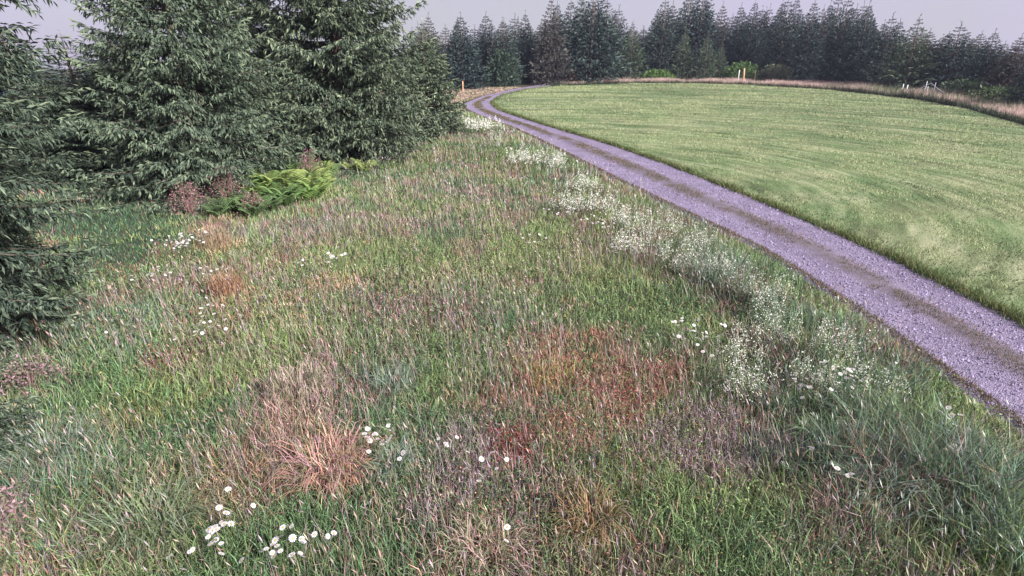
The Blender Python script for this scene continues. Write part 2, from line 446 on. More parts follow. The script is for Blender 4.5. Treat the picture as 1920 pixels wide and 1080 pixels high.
def meadow_colour(x, y, rng):
    n = len(x)
    n1 = fbm(x * .55 + 3, y * .55 + 8, 4)[:, None]
    n2 = fbm(x * 1.7 + 31, y * 1.7 + 2, 3)
    k = np.clip((n1 - .35) / .3, 0, 1)
    col = GREEN * (1 - k) + YGREEN * k
    sel = rng.random(n) < np.clip((n2 - .43) * 1.2, .03, .28)
    col[sel] = STRAW * rng.uniform(.5, 1.1, (sel.sum(), 1))
    n3 = fbm(x * 1.1 + 71, y * 1.1 + 52, 3)
    sel = rng.random(n) < np.clip((n3 - .46) * 2.4, .04, .55)
    col[sel] = np.where(rng.random((sel.sum(), 1)) < .5, RUST, MAUVE) * rng.uniform(.6, 1.2, (sel.sum(), 1))
    sel = rng.random(n) < .12
    col[sel] = DGREEN
    hf = np.ones(n)
    for px, py, pr, pc, st, ph in PATCH:
        d = np.hypot(x - px, (y - py) * .85) / pr + (fbm(x * 2.2 + px, y * 2.2 + py, 3) - .5) * 2.2
        w = np.clip(1.25 - d, 0, 1)
        sel = rng.random(n) < st * .9 * np.minimum(w * 1.5, 1)
        col[sel] = pc * rng.uniform(.7, 1.25, (sel.sum(), 1))
        hf += (ph - 1) * np.minimum(w * 1.5, 1)
    far = np.clip((y - 46) / 10, 0, 1)
    sel = rng.random(n) < far * .8
    col[sel] = np.where(rng.random((sel.sum(), 1)) < .55, PINK, STRAW) * rng.uniform(.6, 1.1, (sel.sum(), 1))
    col = col * rng.uniform(.35, 1.75, (n, 1)) * rng.uniform(.88, 1.12, (n, 3))
    return col, np.clip(hf, .5, 1.9)

HALF = R(56)
rho = lambda r: 3300 * np.minimum(1, (6 / r)) ** 1.6
x, y, r = sector(900000, rho, 2.1, 78, HALF, RNG)
ok = x < xL(y) + .08 + .30 * (fbm(y * 1.5, y * 0 + 3) - .5)
ok &= (x > -34)
x, y, r = x[ok], y[ok], r[ok]
col, hf = meadow_colour(x, y, RNG)
to_track = xL(y) - x
side = np.clip(1 - np.abs(to_track - 1.6) / 1.6, 0, 1)
h = (.10 + .15 * fbm(x * .9, y * .9, 3)) * hf * (1 + .9 * side * np.clip((30 - y) / 20, .3, 1)) * np.clip((to_track + .1) / .4, .3, 1)
h *= RNG.uniform(.55, 1.35, len(x))
h *= np.where(y > 46, .75, 1)
w = RNG.uniform(.0045, .0085, len(x)) * np.maximum(1, r / 6) ** .85
parts = []
nr, fr_ = r < 11, r >= 11
parts.append(blades(x[nr], y[nr], ter(x, y)[nr] - .01, h[nr], w[nr], col[nr], .55, 2))
parts.append(blades(x[fr_], y[fr_], ter(x, y)[fr_] - .01, h[fr_], w[fr_] * 1.5, col[fr_], .5, 1))
V, T, Cc = merge(parts)
tag(link('meadow_grass', tri_mesh('meadow_grass', V, T, Cc, M['grass'])), 'mixed green, straw and rust coloured meadow grass left of the track', 'grass', kind='stuff')
n_meadow = len(T)

# clover and other low broad leaves between the blades
x, y, r = sector(260000, lambda r: 1500 * np.minimum(1, 5 / r) ** 2, 2.1, 14, HALF, RNG)
ok = (x < xL(y) - .15) & (fbm(x * .8 + 9, y * .8 + 4, 3) + RNG.normal(0, .06, len(x)) > .43)
x, y, r = x[ok], y[ok], r[ok]
n = len(x)
col, hf = meadow_colour(x, y, RNG)
col = np.where(RNG.random((n, 1)) < .45, np.array([[.15, .20, .08]]) * RNG.uniform(.5, 1.7, (n, 1)), col * 1.15)
col = np.where(RNG.random((n, 1)) < .03, np.array([[.5, .42, .16]]), col)
z = ter(x, y) + RNG.uniform(.04, .23, n)
s = RNG.uniform(.005, .0125, n) * np.maximum(1, r / 5) ** .8
a = RNG.uniform(0, 6.28, n)
d1 = np.stack([np.cos(a), np.sin(a), RNG.uniform(-.5, .5, n)], 1) * s[:, None]
d2 = np.stack([-np.sin(a), np.cos(a), RNG.uniform(-.5, .5, n)], 1) * s[:, None] * .75
c0 = np.stack([x, y, z], 1)
V = np.stack([c0 - d1, c0 + d2, c0 + d1, c0 - d2], 1).reshape(-1, 3)
o = np.arange(n)[:, None] * 4
T = np.concatenate([o + [0, 1, 2], o + [0, 2, 3]])
tag(link('clover_leaves', tri_mesh('clover_leaves', V, T, np.repeat(col, 4, 0), M['leaf'])), 'small round clover leaves low among the meadow grass', 'clover', kind='stuff')

# grass flower stems with drooping heads
x, y, r = sector(40000, lambda r: 110 * np.minimum(1, 7 / r) ** 1.5, 2.2, 40, HALF, RNG)
ok = (x < xL(y) - .2) & (fbm(x * .5 + 1, y * .5 + 14, 3) > .45) & ~((x < -7.5) & (y > 10))
x, y, r = x[ok], y[ok], r[ok]
n = len(x)
h = RNG.uniform(.28, .52, n)
kind = RNG.random((n, 1))
side = np.clip(1 - np.abs(xL(y) - x - 1.6) / 1.8, 0, 1)[:, None]
hc = np.where(kind < .35, C(.46, .40, .30), np.where(kind < .65, C(.42, .25, .24), C(.40, .32, .36)))
hc = np.where(RNG.random((n, 1)) < side * .75, C(.60, .62, .55), hc) * RNG.uniform(.7, 1.2, (n, 1))
a = RNG.uniform(0, 6.28, n); ln = RNG.uniform(.02, .22, n)
b0 = np.stack([x, y, ter(x, y)], 1)
tp = b0 + np.stack([np.cos(a) * ln, np.sin(a) * ln, h], 1)
ws = (.0028 * np.maximum(1, r / 5))[:, None]
sd = np.stack([np.cos(a + 1.3), np.sin(a + 1.3), 0 * a], 1)
tip = tp + np.stack([np.cos(a) * .05, np.sin(a) * .05, RNG.uniform(.03, .09, n)], 1)
hw = (RNG.uniform(.0025, .006, n) * np.maximum(1, r / 6))[:, None]
V = np.stack([b0 - sd * ws, b0 + sd * ws, tp, (tp + tip) / 2 + sd * hw, tip, (tp + tip) / 2 - sd * hw], 1).reshape(-1, 3)
o = np.arange(n)[:, None] * 6
T = np.concatenate([o + [0, 1, 2], o + [2, 3, 4], o + [2, 4, 5]])
cc = np.stack([hc * .8] * 3 + [hc] * 3, 1).reshape(-1, 3)
tag(link('seed_heads', tri_mesh('seed_heads', V, T, cc, M['grass'])), 'thin pale and reddish grass seed heads above the meadow', 'grass', kind='stuff')

# mown grass on the field
x, y, r = sector(1200000, lambda r: 2100 * (8 / r) ** 1.5, 8, 96, HALF, RNG)
lo, hi = field_bounds(y)
ok = (x > lo + .03) & (x < hi - .05) & (y < 86.6)
x, y, r = x[ok], y[ok], r[ok]
n = len(x)
ro, ph = np.hypot(x - 1, y - 20), np.arctan2(y - 20, x - 1)     # the mower went round in wide arcs
st = fbm(ph * 5 + 3, ro * .55 + 6, 3)
lines = fbm(ph * 9 + 9, ro * 2.6 + 1, 2)
st = np.clip(.5 + (st - .5) * 2.5 + (lines - .5) * 2.7, 0, 1)
cl = fbm(x * .5 + 40, y * .5 + 20, 3)
k = np.clip((st - .32) / .36, 0, 1)[:, None]
col = C(.05, .085, .035) * (1 - k) + C(.34, .38, .205) * k
k2 = np.clip((cl - .5) / .25, 0, 1)[:, None]
col = col * (1 - .5 * k2) + C(.14, .24, .085) * .5 * k2
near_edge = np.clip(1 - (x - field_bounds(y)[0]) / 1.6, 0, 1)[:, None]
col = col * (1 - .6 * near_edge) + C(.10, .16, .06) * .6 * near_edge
sel = RNG.random(n) < .10
col[sel] = C(.34, .30, .20) * RNG.uniform(.6, 1.1, (sel.sum(), 1))
col *= RNG.uniform(.6, 1.4, (n, 1))
clump = fbm(x * 6 + 2, y * 6 + 8, 2)
h = (.012 + .045 * st + .035 * clump) * RNG.uniform(.6, 1.4, n) * (1 + .8 * near_edge[:, 0])
w = RNG.uniform(.006, .011, n) * np.maximum(1, r / 8) ** .95
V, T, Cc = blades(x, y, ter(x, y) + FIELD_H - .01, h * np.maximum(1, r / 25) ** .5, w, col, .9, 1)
tag(link('mown_grass', tri_mesh('mown_grass', V, T, Cc, M['grass'])), 'short mown grass of the field right of the track', 'grass', kind='stuff')

# turf fringe hanging over the track's right edge
n = 26000
y = 5 + 75 * RNG.random(n) ** 1.8
x = field_bounds(y)[0] + RNG.normal(.06, .10, n)
r = np.hypot(x, y)
col = np.where(RNG.random((n, 1)) < .7, C(.075, .12, .035), C(.2, .17, .08)) * RNG.uniform(.5, 1.4, (n, 1))
h = RNG.uniform(.07, .18, n) * (.6 + .9 * fbm(y * 1.2, y * 0, 2))
V, T, Cc = blades(x, y, ter(x, y) + FIELD_H - .02, h, RNG.uniform(.006, .011, n) * np.maximum(1, r / 7) ** .85, col, .6, 1)
tag(link('fringe_grass', tri_mesh('fringe_grass', V, T, Cc, M['grass'])), 'longer grass fringe along the field edge beside the track', 'grass', kind='stuff')

# sparse grass and weeds on the middle of the track and its left edge
n = 80000
y = 4 + 58 * RNG.random(n) ** 1.5
uu = np.where(RNG.random(n) < .8, .5 + RNG.normal(0, .06, n), RNG.uniform(.0, .07, n))
x = xL(y) * (1 - uu) + xR(y) * uu
g = fbm(x * 1.6 + 5, y * 1.0 + 2, 3)
ok = (g > .36) | (uu < .1)
x, y, uu = x[ok], y[ok], uu[ok]
n = len(x); r = np.hypot(x, y)
kk = RNG.random((n, 1))
col = np.where(kk < .45, C(.10, .12, .045), np.where(kk < .75, C(.17, .13, .075), C(.22, .11, .08))) * RNG.uniform(.5, 1.3, (n, 1))
V, T, Cc = blades(x, y, ter(x, y) + .03, RNG.uniform(.03, .10, n), RNG.uniform(.007, .012, n) * np.maximum(1, r / 7) ** .85, col, .9, 1)
tag(link('track_weeds', tri_mesh('track_weeds', V, T, Cc, M['grass'])), 'sparse brownish grass on the middle strip of the gravel track', 'grass', kind='stuff')

# loose stones on the near part of the track
n = 26000
y = 4.2 + 22 * RNG.random(n) ** 1.6
uu = RNG.random(n)
ok = RNG.random(n) < .35 + .65 * (np.abs(uu - .5) > .1)
y, uu = y[ok], uu[ok]; n = len(y)
x = xL(y) * (1 - uu) + xR(y) * uu
s = RNG.gamma(2.2, .0042, n).clip(.005, .026) * np.maximum(1, np.hypot(x, y) / 9) ** .5
c0 = np.stack([x, y, ter(x, y) + .036 + s * .3], 1)
rot = RNG.uniform(0, 6.28, n)
vs = []
for k in range(3):
    a = rot + k * 2.094 + RNG.uniform(-.4, .4, n)
    vs.append(c0 + np.stack([np.cos(a) * s, np.sin(a) * s, -s * .5], 1))
vs.append(c0 + np.stack([RNG.uniform(-.5, .5, n) * s, RNG.uniform(-.5, .5, n) * s, s * RNG.uniform(.3, .9, n)], 1))
V = np.stack(vs, 1).reshape(-1, 3)
o = np.arange(n)[:, None] * 4
T = np.concatenate([o + [0, 1, 3], o + [1, 2, 3], o + [2, 0, 3]])
col = np.array([[.27, .23, .34]]) * RNG.uniform(.5, 1.3, (n, 1)) * RNG.uniform(.92, 1.08, (n, 3))
tag(link('loose_gravel', tri_mesh('loose_gravel', V, T, np.repeat(np.clip(col, 0, .7), 4, 0), M['limb'])), 'loose mauve grey stones scattered on the track', 'gravel', kind='stuff')

# rough grass strip between the field and the forest
n = 110000
tt = RNG.random(n)
seg = np.concatenate([[0], np.cumsum(np.hypot(*np.diff(FE[:11], axis=0).T))])
pos = tt * seg[-1]
bx, by = np.interp(pos, seg, FE[:11, 0]), np.interp(pos, seg, FE[:11, 1])
nx, ny = np.interp(pos + .5, seg, FE[:11, 0]) - np.interp(pos - .5, seg, FE[:11, 0]), np.interp(pos + .5, seg, FE[:11, 1]) - np.interp(pos - .5, seg, FE[:11, 1])
ll = np.hypot(nx, ny) + 1e-6
off = .1 + 14 * RNG.random(n) ** 1.5
x, y = bx - ny / ll * off, by + nx / ll * off
ok = (x > xR(y) + .3)
x, y, off, pos = x[ok], y[ok], off[ok], pos[ok]; n = len(x)
r = np.hypot(x, y)
g = fbm(x * .35, y * .35, 3)
kk = RNG.random((n, 1))
right = np.clip((x - 38) / 4, 0, 1)[:, None] * (y < 76)[:, None]
pinkness = np.clip(.75 - .5 * right + (g[:, None] - .5), 0, 1)
col = np.where(RNG.random((n, 1)) < pinkness, np.where(kk < .65, C(.66, .45, .44), C(.6, .5, .38)), C(.15, .18, .10)) * RNG.uniform(.55, 1.3, (n, 1))
col = np.where(off[:, None] < .45, C(.05, .065, .04) * RNG.uniform(.6, 1.3, (n, 1)), col)  # blades next to the field darkened: the edge's shadow line painted in
h = (.35 + .45 * g) * RNG.uniform(.6, 1.3, n) * (1 + .4 * right[:, 0])
V, T, Cc = blades(x, y, ter(x, y) - .02, h, RNG.uniform(.03, .06, n), col, .35, 1)
tag(link('rough_grass', tri_mesh('rough_grass', V, T, Cc, M['grass'])), 'tall pinkish and straw coloured rough grass between field and forest', 'grass', kind='stuff')

# ------------------------------------------------------------------ spruces
def spruce_parts(seed, H, Rad, whorl, per, shoot, width, sec, base=.25, needle=False, top_cut=None, droop=.34, lit=(.26, .31, .19), dark=(.07, .10, .075), dense=1.0, power=.82, rise=1.0):
    rng = np.random.default_rng(seed)
    P, D, Ln, Cl = [], [], [], []
    limbs = []
    dark, lit = np.array(dark), np.array(lit)  # inner needles darker, new growth at the tips lighter
    hz = base
    while hz < H * .985:
        t = hz / H
        prof = (1 - t) ** power * min(1, .78 + t * 2.0)
        tap = .12 + .88 * min(1, (1 - t) * 2.2)
        thin = top_cut is not None and hz > top_cut
        kper = per if not thin else max(3, per - 2)
        a0 = rng.uniform(0, 6.28)
        for b in range(kper):
            a = a0 + b * 2 * math.pi / kper + rng.normal(0, .22)
            L = Rad * prof * rng.uniform(.72, 1.16) + .12 * tap
            sl0 = -droop * (1 - t) ** 1.2 + .5 * t * rise + rng.normal(0, .06)
            curl = .22 * (1 - t) + .05
            o = np.array([math.cos(a), math.sin(a), 0]); pe = np.array([-o[1], o[0], 0])
            bend = rng.normal(0, .10)
            zb = hz + rng.uniform(-.5, .5) * whorl * .5
            def at(s):
                s = np.asarray(s)[:, None]
                return np.array([0, 0, zb]) + o * L * s + pe * (bend * L * s * s) + np.array([0, 0, 1.]) * (L * (sl0 * s + curl * s ** 2.4))
            sp = np.linspace(0, .85, 6)
            pts = at(sp)
            if pts[-1, 2] < .05: pts[:, 2] += .05 - pts[:, 2].min()
            r0 = .010 + .009 * L
            pts[:, 2] -= .02 * L * sp
            pale = rng.random() < .12  # a few limbs paler: sunlit upper sides of boughs put into the colour
            limbs.append(tube(pts, np.linspace(r0, r0 * .2, 6), 3, C(.22, .18, .165) if pale else C(.085, .07, .06) * rng.uniform(.7, 1.4), False))
            nr = max(3, int(L / (shoot * .42)))
            sr = rng.uniform(.25, .98, nr)
            P.append(at(sr) + rng.normal(0, .03, (nr, 3))); D.append(unit(o + pe * rng.normal(0, .8, nr)[:, None] + np.array([0, 0, 1.]) * rng.uniform(-.3, .35, nr)[:, None]))
            Ln.append(shoot * rng.uniform(.7, 1.2, nr) * tap)
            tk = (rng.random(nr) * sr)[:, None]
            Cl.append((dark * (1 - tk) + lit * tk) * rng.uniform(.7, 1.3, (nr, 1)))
            stp = sec * (1.6 if thin else 1)
            ss = np.arange(.16, 1.0, stp / max(L, .3)) if L > stp * 2 else np.array([.4, .7, .95])
            ss = np.clip(ss + rng.normal(0, .02, len(ss)), .1, 1)
            for sg in (-1, 1):
                m = len(ss)
                l2 = (L * .40 * (1 - ss) ** .75 * np.minimum(1, .45 + ss * 1.4) + shoot * .7 * tap) * rng.uniform(.65, 1.2, m)
                ang = R(58) + rng.normal(0, .18, m)
                d2 = unit(o * np.cos(ang)[:, None] + pe * (sg * np.sin(ang))[:, None] + np.array([0, 0, 1.]) * (sl0 * .5 + curl * .8 - .22 + rng.normal(0, .12, m))[:, None])
                p2 = at(ss)
                k = np.maximum(1, np.round(l2 / (shoot * .62 * (1.4 if thin else 1) / dense))).astype(int)
                idx = np.repeat(np.arange(m), k)
                j = np.concatenate([np.arange(1, q + 1) for q in k])
                f = j / k[idx]
                pos = p2[idx] + d2[idx] * (l2[idx] * f * .9)[:, None]
                pos[:, 2] -= (l2[idx] * f) ** 2 * .28
                dirn = unit(d2[idx] * .55 + o * .3 + rng.normal(0, .42, (len(idx), 3)) + np.array([0, 0, -1.]) * rng.uniform(.2, 1.5, len(idx))[:, None])
                P.append(pos); D.append(dirn)
                Ln.append(shoot * rng.uniform(.65, 1.3, len(idx)) * (1.35 if thin else 1) * tap)
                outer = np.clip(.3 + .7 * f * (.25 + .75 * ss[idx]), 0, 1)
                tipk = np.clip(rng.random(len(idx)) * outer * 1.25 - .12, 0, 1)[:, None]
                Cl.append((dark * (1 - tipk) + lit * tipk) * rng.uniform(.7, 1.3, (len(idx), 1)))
            # shoots at the bough's end point on along it
            e = at(np.array([.9, .97, 1.0]))
            P.append(e); D.append(unit(np.repeat((o + np.array([0, 0, sl0 + curl * 2]))[None], 3, 0) + rng.normal(0, .2, (3, 3))))
            Ln.append(np.full(3, shoot * 1.2 * tap)); Cl.append(np.repeat(lit[None], 3, 0))
        hz += whorl * rng.uniform(.8, 1.2) * (1 if not thin else 1.25)
    # leader
    P.append(np.stack([np.zeros(6), np.zeros(6), np.linspace(H * .94, H * 1.03, 6)], 1)); D.append(unit(rng.normal(0, .3, (6, 3)) + [0, 0, 1])); Ln.append(np.full(6, shoot * .6)); Cl.append(np.repeat(lit[None], 6, 0))
    P, D, Ln, Cl = np.concatenate(P), np.concatenate(D), np.concatenate(Ln), np.concatenate(Cl)
    P[:, 2] = np.maximum(P[:, 2], .06)
    n = len(P)
    s1 = unit(np.cross(D, rng.normal(0, 1, (n, 3)))); s2 = np.cross(D, s1)
    if not needle:
        w = (width * rng.uniform(.7, 1.3, n) * np.minimum(1, Ln / shoot + .25))[:, None]
        tip, mid = P + D * Ln[:, None], P + D * (Ln * .42)[:, None]
        mid[:, 2] += Ln * .06
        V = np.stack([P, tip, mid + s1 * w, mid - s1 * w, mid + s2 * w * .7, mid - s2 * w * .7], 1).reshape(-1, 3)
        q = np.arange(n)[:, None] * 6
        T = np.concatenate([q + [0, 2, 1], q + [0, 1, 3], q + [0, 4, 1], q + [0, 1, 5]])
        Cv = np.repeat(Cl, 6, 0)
    else:
        Vs = []                                    # young spruce shoots end in three points
        for ang, ll in ((0, 1.0), (.75, .62), (-.75, .62)):
            d = unit(D * math.cos(ang) + s1 * math.sin(ang) + s2 * rng.uniform(-.3, .3, (n, 1)))
            sd = unit(np.cross(d, s2 + rng.normal(0, .4, (n, 3))))
            b0 = P + D * (Ln * (.25 if ang else 0))[:, None]
            l = (Ln * ll)[:, None]
            w = width * ll ** .5
            V4 = np.stack([b0, b0 + d * l * .45 + sd * w, b0 + d * l, b0 + d * l * .45 - sd * w + s2 * w * .5], 1)
            Vs.append(V4)
        V = np.concatenate(Vs, 0).reshape(-1, 3)
        q = np.arange(3 * n)[:, None] * 4
        T = np.concatenate([q + [0, 1, 2], q + [0, 2, 3]])
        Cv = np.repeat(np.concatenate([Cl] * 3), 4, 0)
    tr = tube([(0, 0, -.15), (0, 0, .3), (0, 0, H * .3), (.03, .02, H * .65), (0, 0, H)], [H * .017 + .03, H * .0145 + .01, H * .011, H * .006, .008], 9)
    return (V, T, Cv), merge(limbs), tr

def spruce_meshes(tag_, *a, **k):
    crown, limbs, trunk = spruce_parts(*a, **k)
    return (tri_mesh('spruce_crown', *crown, M['needle']), tri_mesh('spruce_limbs', *limbs, M['limb']), tri_mesh('spruce_trunk', *trunk, M['bark'], True))

def place_spruce(meshes, x, y, label, group=None, s=(1, 1), rz=0.0, tilt=0.0):
    t = empty('spruce_tree', (x, y, float(ter(x, y))), rz)
    t.rotation_euler = (tilt, 0, rz)
    t.scale = (s[0], s[0], s[1])
    tag(t, label, 'tree', group)
    link('crown', meshes[0], t); tag(link('branches', meshes[1], t), kind='stuff'); link('trunk', meshes[2], t)
    return t

NEAR = 'spruces left of the meadow'
mL = spruce_meshes('l', 5, 14, 2.15, .25, 9, .115, .0145, .095, base=.2, top_cut=6.0, droop=.50, dense=1.5, power=.40, lit=(.18, .225, .15), dark=(.04, .062, .05))
tL = place_spruce(mL, -8.4, 7.0, 'nearest spruce with drooping boughs, cut off by the left picture edge', NEAR)
tL.rotation_euler = (0, R(8), 1.1)
tL.rotation_mode = 'XYZ'
place_spruce(mL, -10.4, 9.0, 'dark spruce pressed behind the nearest spruce at the left picture edge', NEAR, (1, 1), 2.3)
place_spruce(mL, -6.05, 4.5, 'low dark spruce at the left picture edge below the nearest spruce', NEAR, (.5, .36), 4.0)
mA = spruce_meshes('a', 8, 17.5, 4.5, .36, 9, .20, .030, .19, base=.35, top_cut=7.4, droop=.36, dense=1.6)
place_spruce(mA, -7.3, 25.2, 'broadest dense spruce, left of the track behind the bright green ferns', NEAR, rz=1.0)
mB = spruce_meshes('b', 21, 12, 3.6, .34, 9, .175, .026, .165, base=.35, top_cut=7.4, droop=.36, dense=1.45, lit=(.21, .26, .165))
place_spruce(mB, -10.5, 18.9, 'wide spruce over the reddish stake, between nearest and broadest spruce', NEAR, rz=2.0)
mS = spruce_meshes('s', 33, 8, 2.0, .26, 7, .24, .036, .17, dense=1.5, base=.3, droop=.25)
place_spruce(mS, -16.1, 24.0, 'slim young spruce whose tip shows against sky beside the nearest spruce', NEAR, (.75, .62), .7)
place_spruce(mS, -17.4, 28.0, 'slim spruce behind, its tip taller than the young one beside it', NEAR, (.85, .72), 2.9)
place_spruce(mB, -12.2, 27.5, 'dark spruce filling the gap behind the two wide spruces', NEAR, (1.0, .92), 4.4)
place_spruce(mB, -16.2, 22.0, 'dark spruce at the end of the shaded grass aisle', NEAR, (1.05, .42), 1.2)
place_spruce(mS, -4.9, 33.5, 'narrow spruce half hidden behind the right side of the broadest spruce', NEAR, (1.2, .74), 5.2)

FRONT = [
(-9.9,75.9,6.5,1.71,'leftmost spruce of the far forest, half behind the broadest spruce'),
(-6.3,75.9,8.0,2.73,'dark wide spruce directly behind the small post beside the track bend'),
(-1.1,82.8,7.7,2.23,'spruce left of the bend behind the round bluish bush'),
(1.9,86.7,8.8,2.02,'narrow spruce where the track vanishes into the forest'),
(5.3,84.0,10.2,2.49,'tall brownish spruce standing forward at the end of the track'),
(11.4,88.1,11.8,4.42,'broadest and tallest spruce of the far forest edge'),
(18.9,96.0,7.9,2.23,'lower lighter spruce right of the broadest far spruce'),
(24.5,99.8,11.4,2.86,'tall spruce behind the bright green bush left of the small spruces'),
(27.7,97.9,7.3,1.84,'left one of two small pale spruces before the tallest far trees'),
(31.8,104.1,13.4,3.91,'towering spruce behind the two small pale spruces'),
(30.8,96.0,6.7,1.72,'right one of two small pale spruces before the tallest far trees'),
(33.8,97.9,5.3,1.31,'smallest young spruce left of the tall orange post'),
(38.3,104.1,10.8,2.42,'spruce rising left above the tall orange post'),
(40.6,104.1,11.4,2.51,'pointed spruce rising directly above the tall orange post'),
(43.3,97.9,11.3,3.06,'full spruce just right of the tall orange post'),
(45.0,92.7,10.6,2.57,'second spruce right of the tall orange post'),
(45.9,85.3,10.5,2.53,'third spruce right of the tall orange post'),
(47.5,82.8,9.6,2.23,'fourth spruce right of the tall orange post'),
(48.0,78.0,8.0,2.45,'fifth spruce right of the tall orange post'),
(47.4,71.9,7.5,2.85,'paler broad spruce just left of the white tape barrier'),
(51.1,70.1,6.8,2.90,'broad spruce behind and right of the white tape barrier'),
(50.1,63.6,6.0,1.84,'spruce midway between the tape barrier and right picture edge'),
(47.4,56.9,5.4,1.96,'second spruce in from the right picture edge'),
(43.2,49.1,4.5,1.57,'small spruce at the right picture edge'),
]
BACK = [(-12.3,80.5,7.6,1.82),(-11.4,84.4,8.0,2.22),(-9.2,85.0,6.7,2.00),(-7.6,85.5,7.9,1.82),(-5.7,94.0,7.2,2.39),
(-4.0,94.0,8.6,2.35),(-1.4,91.3,8.2,2.20),(0.9,93.9,9.2,2.17),(2.7,101.9,8.8,2.41),(4.7,100.5,9.1,2.61),
(7.4,100.9,10.5,2.42),(9.6,101.5,11.6,2.59),(11.8,106.2,12.4,2.30),(14.1,105.2,11.8,2.82),(16.1,105.4,11.3,2.55),
(19.5,113.2,11.2,2.49),(21.1,108.4,8.7,2.18),(24.9,116.3,8.4,2.49),(26.8,114.6,11.3,2.29),(31.1,120.2,11.5,3.00),
(32.3,112.6,13.5,2.99),(37.6,120.1,13.0,2.90),(37.8,111.5,10.8,2.55),(42.9,120.3,10.7,2.65),(41.5,111.2,11.2,2.81),
(43.4,110.3,11.1,2.95),(44.3,106.8,11.5,2.14),(45.7,105.3,10.9,2.10),(50.9,111.5,12.1,2.29),(49.2,102.6,10.1,2.75),
(50.2,100.2,11.1,2.00),(53.7,102.6,11.4,2.63),(51.3,94.0,11.1,2.02),(55.0,97.4,10.5,2.02),(53.8,92.5,8.5,2.48),
(54.9,90.9,8.0,2.31),(52.4,83.3,7.9,1.77),(57.6,87.6,6.7,1.94),(56.5,82.9,6.3,2.12),(57.7,81.8,6.1,1.77),
(55.3,75.4,5.5,2.01),(55.5,72.9,5.8,1.91),(57.7,73.9,5.0,1.49),(55.9,69.8,5.2,1.75),(51.0,61.5,5.2,1.63),
(50.7,59.8,4.0,1.53),(52.0,59.4,3.5,1.55),(52.0,58.1,3.8,1.53)]
far_kinds = [
    spruce_meshes('f', 51, 10, 2.7, .42, 8, .38, .060, .34, power=.86, rise=.45, base=.3, droop=.30, lit=(.10, .145, .138), dark=(.024, .04, .048)),
    spruce_meshes('f', 52, 10, 2.7, .46, 7, .40, .062, .36, power=.80, rise=.45, base=.5, droop=.20, lit=(.12, .165, .14), dark=(.028, .045, .05)),
    spruce_meshes('f', 53, 10, 2.7, .42, 8, .38, .060, .34, power=.86, rise=.45, base=.3, droop=.36, lit=(.17, .16, .145), dark=(.055, .052, .055)),
    spruce_meshes('f', 54, 10, 2.7, .50, 6, .40, .062, .38, power=.92, rise=.5, base=.2, droop=.12, lit=(.18, .24, .14), dark=(.07, .095, .07)),
]
pick = [0, 0, 1, 0, 2, 1, 3, 1, 3, 0, 3, 3, 0, 0, 1, 0, 1, 0, 1, 3, 1, 0, 2, 1]
rr = random.Random(5)
for x, y, hh, rad, rz, lab in ((-22.5, 27.0, 5.6, 2.8, .3, 'low spruce seen in the gap right behind the nearest spruce'), (-25.5, 29.5, 6.0, 3.0, 2.1, 'low spruce deeper in the gap beside the nearest spruce'), (-20.2, 30.5, 5.6, 2.8, 4.0, 'low spruce behind the two slim young spruces'), (-29.5, 33.0, 6.4, 3.2, 5.0, 'farthest spruce in the gap at the left')):
    place_spruce(far_kinds[0], x, y, lab, NEAR, (rad / 2.2, hh / 10), rz)
for k, (x, y, hh, rad, lab) in enumerate(FRONT):
    place_spruce(far_kinds[pick[k]], x, y, lab, 'front trees of the far forest edge', (rad / 2.15, hh / 10 * 1.07), rr.uniform(0, 6.28))
for (x, y, hh, rad) in list(BACK):                      # the wood goes on behind in thinner view
    k = rr.uniform(1.05, 1.12)
    BACK.append((x * k + rr.uniform(-1.2, 1.2), y * k, hh * k * rr.uniform(.82, 1.02), rad * 1.15))
for k, (x, y, hh, rad) in enumerate(BACK):
    place_spruce(far_kinds[rr.choice([0, 0, 1, 2])], x, y, 'dark spruce standing in the rows behind the far forest edge', 'back rows of the far forest', (rad / 1.9 * rr.uniform(.85, 1.2), hh / 10 * rr.uniform(.95, 1.13)), rr.uniform(0, 6.28))

# ------------------------------------------------------------------ leafy plants
def leaf_cloud(rng, n, rad, height, size, cols, flat=.5):
    a = rng.uniform(0, 6.28, n); q = rng.random(n) ** .5
    z = rng.random(n) ** .7
    rr_ = rad * q * np.sqrt(np.clip(1.05 - z ** 2.2, .06, 1)) * (.75 + .5 * np.sin(a * 3 + rad * 9) ** 2)
    z = z * (.8 + .35 * np.sin(a * 2 + rad * 5) ** 2)
    c0 = np.stack([np.cos(a) * rr_, np.sin(a) * rr_, .03 + z * height], 1)
    d = unit(np.stack([np.cos(a), np.sin(a), rng.uniform(-.4, .9, n)], 1) + rng.normal(0, .6, (n, 3)))
    s = unit(np.cross(d, rng.normal(0, 1, (n, 3))))
    l = (size * rng.uniform(.6, 1.4, n))[:, None]
    V = np.stack([c0, c0 + d * l * .5 + s * l * .3, c0 + d * l, c0 + d * l * .5 - s * l * .3], 1).reshape(-1, 3)
    o = np.arange(n)[:, None] * 4
    T = np.concatenate([o + [0, 1, 2], o + [0, 2, 3]])
    cc = np.array(cols)[rng.integers(0, len(cols), n)] * rng.uniform(.65, 1.35, (n, 1))
    return V, T, np.repeat(cc, 4, 0)

